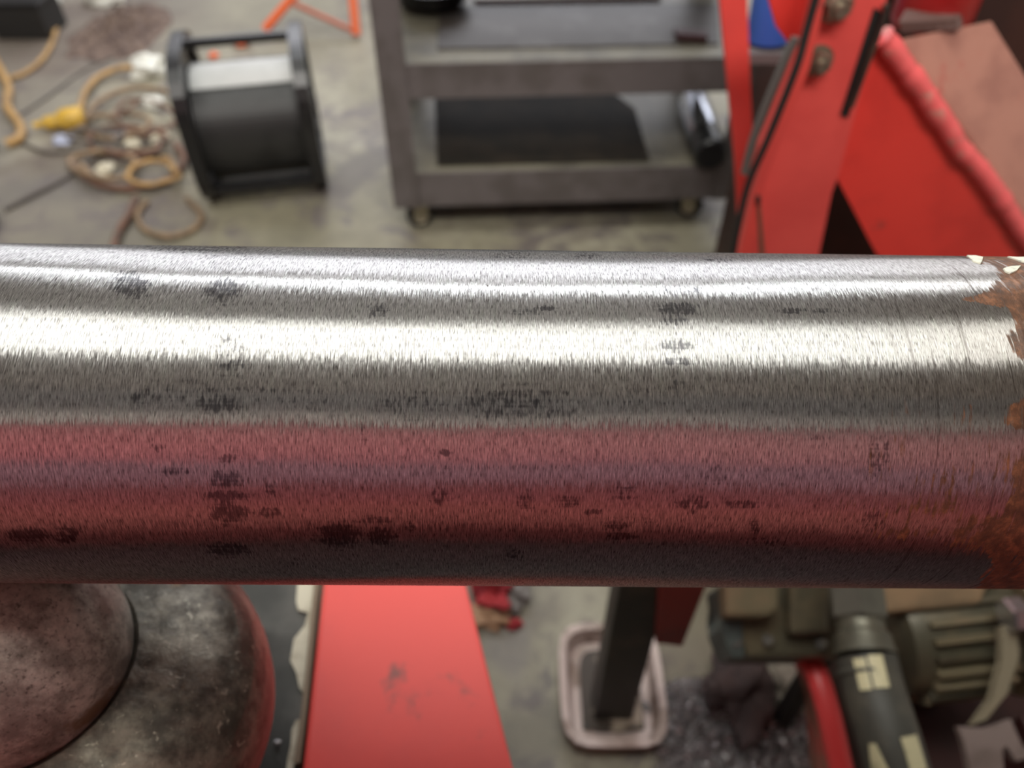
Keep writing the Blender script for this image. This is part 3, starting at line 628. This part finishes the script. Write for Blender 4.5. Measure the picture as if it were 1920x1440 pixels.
def mound(name, label, cat, pts, m, hgt, n=70, kind='stuff'):
    ps = [Pz(x, y, 0) for x, y in pts]; x0 = min(p.x for p in ps); x1 = max(p.x for p in ps); y0 = min(p.y for p in ps); y1 = max(p.y for p in ps)
    b = MB(); g = {}
    for i in range(n+1):
        for j in range(n+1):
            u, v = i/n*2-1, j/n*2-1; r = math.sqrt(u*u+v*v)+.25*mnoise.noise(Vector((u*2, v*2, x0)))
            X = x0+(x1-x0)*(u+1)/2; Y = y0+(y1-y0)*(v+1)/2
            z = hgt*max(0, 1-r)**.7*(1+.7*mnoise.noise(Vector((X*30, Y*30, 0)))+.5*mnoise.noise(Vector((X*80, Y*80, 3)))) if r < 1 else -.002
            g[i, j] = (b.b.verts.new((X, Y, z)), r < 1.02)
    for i in range(n):
        for j in range(n):
            q = [g[i, j], g[i+1, j], g[i+1, j+1], g[i, j+1]]
            if any(k[1] for k in q): b.b.faces.new([k[0] for k in q])
    for v in [v for v in b.b.verts if not v.link_faces]: b.b.verts.remove(v)
    c = Vector(((x0+x1)/2, (y0+y1)/2, 0)); return tag(b.build(name, m, origin=c, smooth=True), label, cat, kind=kind)
mound('dirt_pile', 'brown pile of dirt and grinding dust on the floor above the cords', 'dirt', [(90, 115), (350, 10)], DIRT, .045)
# black box top left, black wheels at the left edge
bxo = thing('black_box', 'black box with an open front at the top left corner', 'box', Pz(50, 75, 0))
p = Pz(52, 78, 0)
MB().box(p+Vector((-.02, .10, .06)), (.20, .17, .12), bev=.008).build('box_body', BLKM, bxo)
MB().box(p+Vector((-.02, .10, .126)), (.215, .185, .012), bev=.004).build('lid', BLK, bxo)
tag(MB().tube([Pz(-75, 120, .03), Pz(-45, 60, .03), Pz(-22, -10, .03)], .026, 14).build('grey_pipe', pbr('grey_brown_pipe', (.20, .17, .155), .6), origin=Pz(0, 60, .04), smooth=True), 'dull grey pipe crossing the top left corner', 'pipe')
for y, r, lab in ((282, .06, 'upper of the two black wheels at the left edge'), (425, .06, 'lower of the two black wheels at the left edge')):
    p = Pz(-22, y+18, 0)+Vector((0, .0, r)); wt = thing('black_wheel', lab, 'loose_wheel', p-Vector((0, 0, r)), 'black wheels at the left edge')
    MB().lathe(p-Vector((.02, 0, 0)), (1, 0, 0), [(0, 0), (r*.6, 0), (r*.9, .004), (r, .012), (r, .03), (r*.9, .038), (r*.6, .042), (0, .042)], 36).build('tyre', RUB, wt, smooth=True)
    MB().lathe(p-Vector((.024, 0, 0)), (1, 0, 0), [(0, 0), (r*.4, 0), (r*.4, .05), (0, .05)], 24).build('hub', BLK, wt, smooth=True)

# ------------------------------------------------------------------ below the bar: post, tray, rags, swarf
Yp = .47
po = thing('steel_post', 'dark square steel post with a dark red bracket standing behind the white tray', 'post', Py(1148, 1330, Yp))
bp_ = Pz(1146, 1325, 0)
MB().box((bp_.x, bp_.y, .34), (.056, .045, .676), bev=.003).build('column', pbr('grimy_black_post', (.02, .018, .014), .5, .2, (.07, .055, .035), 9, .5, .7), po)
MB().box((bp_.x, bp_.y, .004), (.09, .07, .008), bev=.002).build('base_plate', STEELD, po)
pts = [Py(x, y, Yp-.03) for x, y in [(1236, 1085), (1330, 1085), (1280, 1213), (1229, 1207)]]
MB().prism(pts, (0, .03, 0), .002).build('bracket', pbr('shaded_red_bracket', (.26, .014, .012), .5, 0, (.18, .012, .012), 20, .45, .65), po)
MB().box((bp_.x+.035, Yp-.012, .55), (.05, .012, .05)).build('tab', STEELD, po)
# tray
def tray():
    t = thing('plastic_tray', 'dirty pinkish white plastic tray on the floor under the bar', 'tray', Pz(1140, 1300, 0))
    c = [(Pz(x, y, 0)) for x, y in [(1062, 1200), (1222, 1200), (1222, 1405), (1066, 1405)]]
    cx = sum(p.x for p in c)/4; cy = sum(p.y for p in c)/4; hx = (c[1].x-c[0].x)/2*.98; hy = (c[0].y-c[3].y)/2
    def rr(s, off, n=32, e=5):
        out = []
        for k in range(n):
            a = 2*math.pi*(k+.5)/n; x, y = math.cos(a), math.sin(a); q = (abs(x)**e+abs(y)**e)**(-1/e); out.append((cx+x*q*(hx+off), cy+y*q*(hy+off)))
        return out
    b = MB(); rings = []
    for off, z in ((-.018, .0005), (-.008, .004), (0, .035), (.010, .037), (.010, .030), (.006, .030)):
        rings.append([b.b.verts.new((x, y, z)) for x, y in rr(0, off)])
    for A, B in zip(rings, rings[1:]):
        for k in range(32): b.b.faces.new((A[k], A[(k+1) % 32], B[(k+1) % 32], B[k]))
    b.b.faces.new(rings[0]); rings0 = None
    b.build('tray_body', PINKT, t, smooth=True)
    pd = rr(0, -.022); MB().prism([(x, y, .0045) for x, y in pd], (0, 0, .006)).build('oily_residue', pbr('oily_residue', (.05, .035, .025), .3, 0, (.42, .34, .26), 14, .52, .62), t)
tray()
for nm, lab, x, y, r, m, s in [('red_rag', 'crumpled crimson rag beside the red arm under the bar', 925, 1125, (.035, .03, .03), REDRAG, 1), ('tan_rag', 'tan scrap of leather just below the crimson rag', 912, 1160, (.036, .02, .014), pbr('tan_leather', (.42, .25, .15), .7), 2),
        ('red_scrap', 'small red scrap between the rag and the tray', 962, 1172, (.013, .009, .006), REDRAG, 3), ('red_scrap', 'tiny red scrap right of the tray', 1226, 1257, (.009, .007, .005), REDRAG, 4),
        ('grey_rag', 'grey rag piece right beside the crimson rag', 965, 1115, (.022, .03, .02), pbr('grey_rag_cloth', (.25, .23, .22), .8), 5),
        ('dark_rag', 'large dark brown oily rag left of the red pipe', 1378, 1305, (.045, .062, .04), RAG, 6), ('pale_rag', 'crumpled pale rag between the dark rag and red pipe', 1452, 1285, (.034, .045, .032), pbr('pale_oily_rag', (.30, .27, .22), .7, 0, (.16, .13, .11), 30, .45, .6, .5, 70), 7),
        ('steel_nugget', 'small lilac grey steel nugget below the pale rag', 1462, 1340, (.014, .016, .012), pbr('lilac_steel', (.38, .35, .38), .5, .3), 8)]:
    p = Pz(x, y, 0); tag(MB().lump(p+Vector((0, 0, r[2]*.75)), r, .35, 1.6, s, 4).build(nm, m, origin=p, smooth=True), lab, 'rag' if 'rag' in nm else 'scrap')
random.seed(8)
b = MB()
for k in range(900):
    u = random.random(); px = 1240+270*random.random()**.9; py = 1275+190*random.random()
    if py < 1275+ (px-1240)*-.1 + 15: continue
    p = Pz(px, py, .003+random.random()*.022); a0 = random.uniform(0, 6.28); rad = random.uniform(.003, .011); n = random.randint(5, 9); da = random.uniform(.4, .9); up = Vector((random.uniform(-1, 1), random.uniform(-1, 1), random.uniform(.2, 1))).normalized()
    X = up.orthogonal().normalized(); Y = up.cross(X); prev = None; wv = up*random.uniform(.0012, .003)
    for i in range(n):
        a = a0+i*da; q = p+(X*math.cos(a)+Y*math.sin(a))*rad+up*i*.0012
        q.z = max(q.z, .002); cur = (b.b.verts.new(q), b.b.verts.new(q+wv))
        if prev: b.b.faces.new((prev[0], cur[0], cur[1], prev[1]))
        prev = cur
me_o = b.build('metal_shavings', SWARF, origin=Pz(1370, 1370, 0)); tag(me_o, 'heap of curled grey metal shavings on the floor right of the tray', 'shavings', kind='stuff')
mo = me_o.modifiers.new('thickness', 'SOLIDIFY'); mo.thickness = .0004
mound('swarf_heap', 'low dark grey heap of fine swarf under the curled shavings', 'swarf', [(1215, 1480), (1520, 1265)], pbr('fine_swarf', (.13, .12, .12), .5, .5, (.32, .30, .30), 90, .5, .65, .6, 90), .022)

# ------------------------------------------------------------------ hydraulic unit lower right
hy = thing('hydraulic_valve', 'dark olive hydraulic valve block at the right under the bar', 'valve', Pd(1470, 1230, .95))
DV = .86
def slab(name, pxs, d, ext, m, parent, bev=.003):
    return MB().prism([Pd(x, y, d) for x, y in pxs], ext, bev).build(name, m, parent)
dn = ray(960, 720)  # away from the camera
back = Vector((0, .35, -.94))
slab('valve_block', [(1385, 1090), (1600, 1090), (1600, 1232), (1400, 1232), (1385, 1180)], DV, back*.10, OLIVE, hy, .006)
slab('end_cap', [(1348, 1095), (1384, 1095), (1392, 1160), (1398, 1236), (1372, 1232), (1352, 1180), (1362, 1150)], DV-.005, back*.07, TEAL, hy, .005)
slab('solenoid', [(1358, 1085), (1460, 1085), (1462, 1142), (1440, 1156), (1362, 1156)], DV-.03, back*.035, OLIVEL, hy, .006)
slab('cover', [(1482, 1085), (1556, 1085), (1556, 1186), (1482, 1190)], DV-.02, back*.03, OLIVE, hy, .006)
for x, y in [(1440, 1200), (1380, 1205), (1540, 1205)]:
    MB().lathe(Pd(x, y, DV), -ray(x, y), [(0, 0), (.007, 0), (.007, .006), (0, .006)], 6).build('bolt_head', STEELD, hy)
zf = Pd(1500, 1235, DV+.1).z
pz = Pd(1575, 1195, DV+.05); MB().box((pz.x, pz.y+.01, pz.z/2), (.02, .02, pz.z)).build('pedestal', BLKM, hy)
# motor with ribs
mo_ = thing('pump_motor', 'khaki ribbed pump motor right of the hydraulic hose', 'motor', Pd(1780, 1200, 1.0))
ma, mb2 = Pd(1655, 1190, .97), Pd(1868, 1165, .97); d = (mb2-ma); Lm = d.length
MB().lathe(ma, d, [(0, 0), (.055, 0), (.072, .006), (.075, .02), (.075, Lm-.02), (.072, Lm-.006), (.05, Lm), (0, Lm)], 48).build('motor_housing', OLIVE, mo_, smooth=True)
dn2 = d.normalized(); X = dn2.cross(Vector((0, 0, 1))).normalized(); Y = X.cross(dn2)
for k in range(26):
    a = 2*math.pi*k/26; o = X*math.cos(a)+Y*math.sin(a); q = dn2.cross(o)
    MB().box(ma+dn2*Lm*.5+o*.079, (Lm-.05, .012, .005), (dn2, o, q), .001).build('cooling_rib', OLIVEL if k % 3 else OLIVE, mo_)
MB().lathe(mb2, d, [(0, 0), (.088, 0), (.09, .004), (.09, .016), (.085, .022), (0, .024)], 48).build('end_bell', OLIVEL, mo_, smooth=True)
for k in range(6):
    a = 2*math.pi*k/6+.2; o = X*math.cos(a)+Y*math.sin(a)
    MB().lathe(mb2-dn2*.008+o*.082, dn2, [(0, 0), (.008, 0), (.008, .008), (0, .008)], 6).build('bolt_head', STEELD, mo_)
MB().box(((ma+mb2)/2).to_tuple()[0:2]+(.127,), (.10, .06, .09)).build('mount', BLKM, mo_)
slab('top_casting', [(1648, 1085), (1860, 1080), (1840, 1132), (1660, 1150)], .90, back*.05, pbr('tan_casting', (.36, .24, .14), .5, 0, (.25, .18, .11), 12, .45, .65, .2), mo_, .006)
# hose with hex fitting
ho = thing('hydraulic_hose', 'dark olive hydraulic hose with hex fitting and yellowed label', 'hose', Pd(1620, 1250, .80))
h0, h1, h2, h3, h4, h5 = Pd(1600, 1065, .80), Pd(1612, 1165, .775), Pd(1624, 1232, .755), Pd(1640, 1300, .74), Pd(1668, 1390, .72), Pd(1705, 1520, .70)
MB().lathe(h0, h1-h0, [(0, 0), (.027, 0), (.0285, .004), (.0285, (h1-h0).length-.003), (.026, (h1-h0).length), (0, (h1-h0).length)], 6).build('hex_nut', pbr('grey_nut', (.13, .125, .10), .45, .4, (.09, .085, .07), 20), ho)
MB().lathe(h1, h2-h1, [(0, 0), (.023, 0), (.023, .012), (.027, .016), (.0275, (h2-h1).length*.7), (.030, (h2-h1).length), (0, (h2-h1).length)], 32).build('ferrule', pbr('grey_ferrule', (.15, .14, .105), .4, .5, (.1, .095, .07), 25), ho, smooth=True)
HOSER = .0285
MB().tube([h2, h3, h4, h5], HOSER, 32, 10).build('hose_body', HOSE, ho, smooth=True)
tw = (h4-h3).normalized()
MB().lathe(h3-tw*.022, h3-h2, [(HOSER, 0), (.0300, .001), (.0300, .004), (HOSER, .005)], 32).build('crimp_ring', HOSE, ho, smooth=True)
def hose_label(pa, pb, a0, a1, nm='label_patch', shape=None):
    ax = (pb-pa); L = ax.length; ax.normalize(); tc = (Vector((0, 0, H))-(pa+pb)/2); tc = (tc-ax*tc.dot(ax)).normalized(); sd = tc.cross(ax)
    b = MB(); n = 8; rows = []
    for s in range(n+1):
        w = 1 if not shape else shape(s/n); r = []
        for k in range(7):
            a = a0+(a1-a0)*(k/6) ; a = (a0+a1)/2+(a-(a0+a1)/2)*w
            for rad in (HOSER-.0005, HOSER+.0012): r.append(b.b.verts.new(pa+ax*L*s/n+(tc*math.cos(a)+sd*math.sin(a))*rad))
        rows.append(r)
    for s in range(n):
        for k in range(6):
            A, B = rows[s], rows[s+1]
            b.b.faces.new((A[2*k+1], A[2*k+3], B[2*k+3], B[2*k+1]))
        b.b.faces.new((rows[s][0], rows[s][1], rows[s+1][1], rows[s+1][0])); b.b.faces.new((rows[s][12], rows[s+1][12], rows[s+1][13], rows[s][13]))
    b.build(nm, TAGM, ho, smooth=True)
hose_label(h2+(h3-h2)*.1, h3-(h3-h2)*.05, -.42, -.04); hose_label(h2+(h3-h2)*.05, h3-(h3-h2)*.08, .04, .5)
hose_label(h4-(h5-h4)*.05, h4+(h5-h4)*.45, -.9, -.2, shape=lambda s: .3+.7*s); hose_label(h4-(h5-h4)*.1, h4+(h5-h4)*.4, .35, .95)
# red pipe left of the hose
tag(MB().tube([Pd(1505, 1225, .93), Pd(1530, 1262, .90), Pd(1552, 1330, .88), Pd(1568, 1400, .87), Pd(1590, 1500, .86)], .0135, 18).build('red_pipe', pbr('bright_red_hose', (.72, .06, .06), .35), origin=Pd(1530, 1262, .9), smooth=True), 'bright red curved pipe left of the hydraulic hose', 'pipe')
MBp = [Pd(x, y, .95) for x, y in [(1512, 1235), (1545, 1300), (1560, 1460), (1535, 1460), (1528, 1320), (1500, 1250)]]
tag(MB().prism(MBp, (0, .02, -.02), .002).build('steel_strap', pbr('rusty_strap', (.22, .10, .07), .6, 0, (.35, .06, .05), 18), origin=MBp[0]), 'rusty red steel strap behind the bright red pipe', 'strap')
# curved grey bracket, notched plate, silver bolt
cb = [(1905, 1165), (1912, 1230), (1890, 1300), (1850, 1350), (1822, 1360), (1862, 1310), (1880, 1240), (1878, 1175)]
tag(MB().prism([Pd(x, y, .86) for x, y in cb], back*.012, .001).build('curved_bracket', pbr('khaki_bracket', (.30, .26, .18), .5), origin=Pd(1880, 1250, .86)), 'curved khaki bracket hanging below the silver bolt at lower right', 'bracket')
npx = [(1796, 1362), (1852, 1366), (1896, 1348), (1916, 1400), (1945, 1415), (1905, 1428), (1888, 1396), (1878, 1404), (1884, 1470), (1822, 1470), (1812, 1400)]
tag(MB().prism([Pd(x, y, .85) for x, y in npx], back*.010, .001).build('notched_plate', LILAC, origin=Pd(1850, 1400, .85)), 'pale grey notched steel plate at the lower right corner', 'plate')
sbt = thing('silver_bolt', 'silver hex bolt at the right edge just under the bar', 'bolt', Pd(1900, 1150, .85))
MB().lathe(Pd(1885, 1155, .86), Vector((1, .1, .1)), [(0, 0), (.018, 0), (.020, .003), (.020, .018), (.018, .02), (0, .02)], 6).build('bolt_head', pbr('silver_steel', (.5, .5, .52), .3, .9), sbt)
MB().lathe(Pd(1897, 1153, .86), Vector((1, .1, .1)), [(0, 0), (.011, 0), (.011, .06), (0, .06)], 20).build('shank', ZINC, sbt, smooth=True)
# dark base that carries the motor, bracket and plate
ub = thing('unit_base', 'dark maroon steel base under the pump motor', 'base', (.62, .4, 0))
c = Pd(1780, 1300, 1.07)
MB().box((c.x+.12, c.y-.03, .04), (.50, .5, .08), bev=.004).build('base_pan', pbr('maroon_pan', (.05, .016, .014), .5, 0, (.03, .012, .01), 10), ub)
MB().box((c.x+.16, c.y-.10, .14), (.30, .05, .13), bev=.003).build('upright', pbr('maroon_upright', (.06, .018, .016), .5), ub)

# ------------------------------------------------------------------ unseen cabinet made up behind the photographer to mirror as bands in the bar
rm = thing('reflection_cabinet', 'added unseen red cabinet with dark hood mirrored as red bands in the bar', 'machine', (0, -.7, 0))
PINK = pbr('pinkish_red_panel', (.88, .15, .17), .5, 0, (.90, .07, .08), 3, .45, .6); TAUPE = pbr('taupe_panel', (.42, .30, .28), .5, 0, (.50, .26, .25), 3)
def face(name, x0, x1, z0, z1, yf, m): MB().box(((x0+x1)/2, (yf-.95)/2, (z0+z1)/2), (x1-x0, yf+.95, z1-z0-.002), bev=.006).build(name, m, rm)
face('lower_panel', -1.3, 1.3, .40, .62, -.52, REDD)
face('ledge', -1.3, 1.3, .62, .83, -.49, pbr('salmon_ledge', (.80, .20, .17), .45, 0, (.70, .12, .11), 4))
face('recess_panel', -1.3, 1.3, .83, 1.0, -.53, pbr('crimson_panel', (.34, .05, .07), .45))
face('mauve_strip', -1.3, 1.3, 1.0, 1.18, -.51, pbr('mauve_panel', (.48, .22, .28), .5, 0, (.42, .17, .22), 3))
face('upper_panel', -1.3, .15, 1.18, 1.54, -.50, PINK)
face('side_panel', .15, 1.3, 1.18, 1.46, -.50, TAUPE)
face('cream_trim', -1.3, .12, 1.54, 1.70, -.47, pbr('cream_trim_paint', (.78, .70, .60), .6))
face('hood', -1.3, 1.3, 1.70, 2.25, -.53, BLKM)
MB().box((0, -.8, .2), (2.4, .3, .4)).build('plinth', BLKM, rm)
MB().box((.71, -.74, 1.58), (1.16, .4, .24)).build('grey_fill_block', pbr('grey_block_paint', (.10, .095, .085), .5), rm)
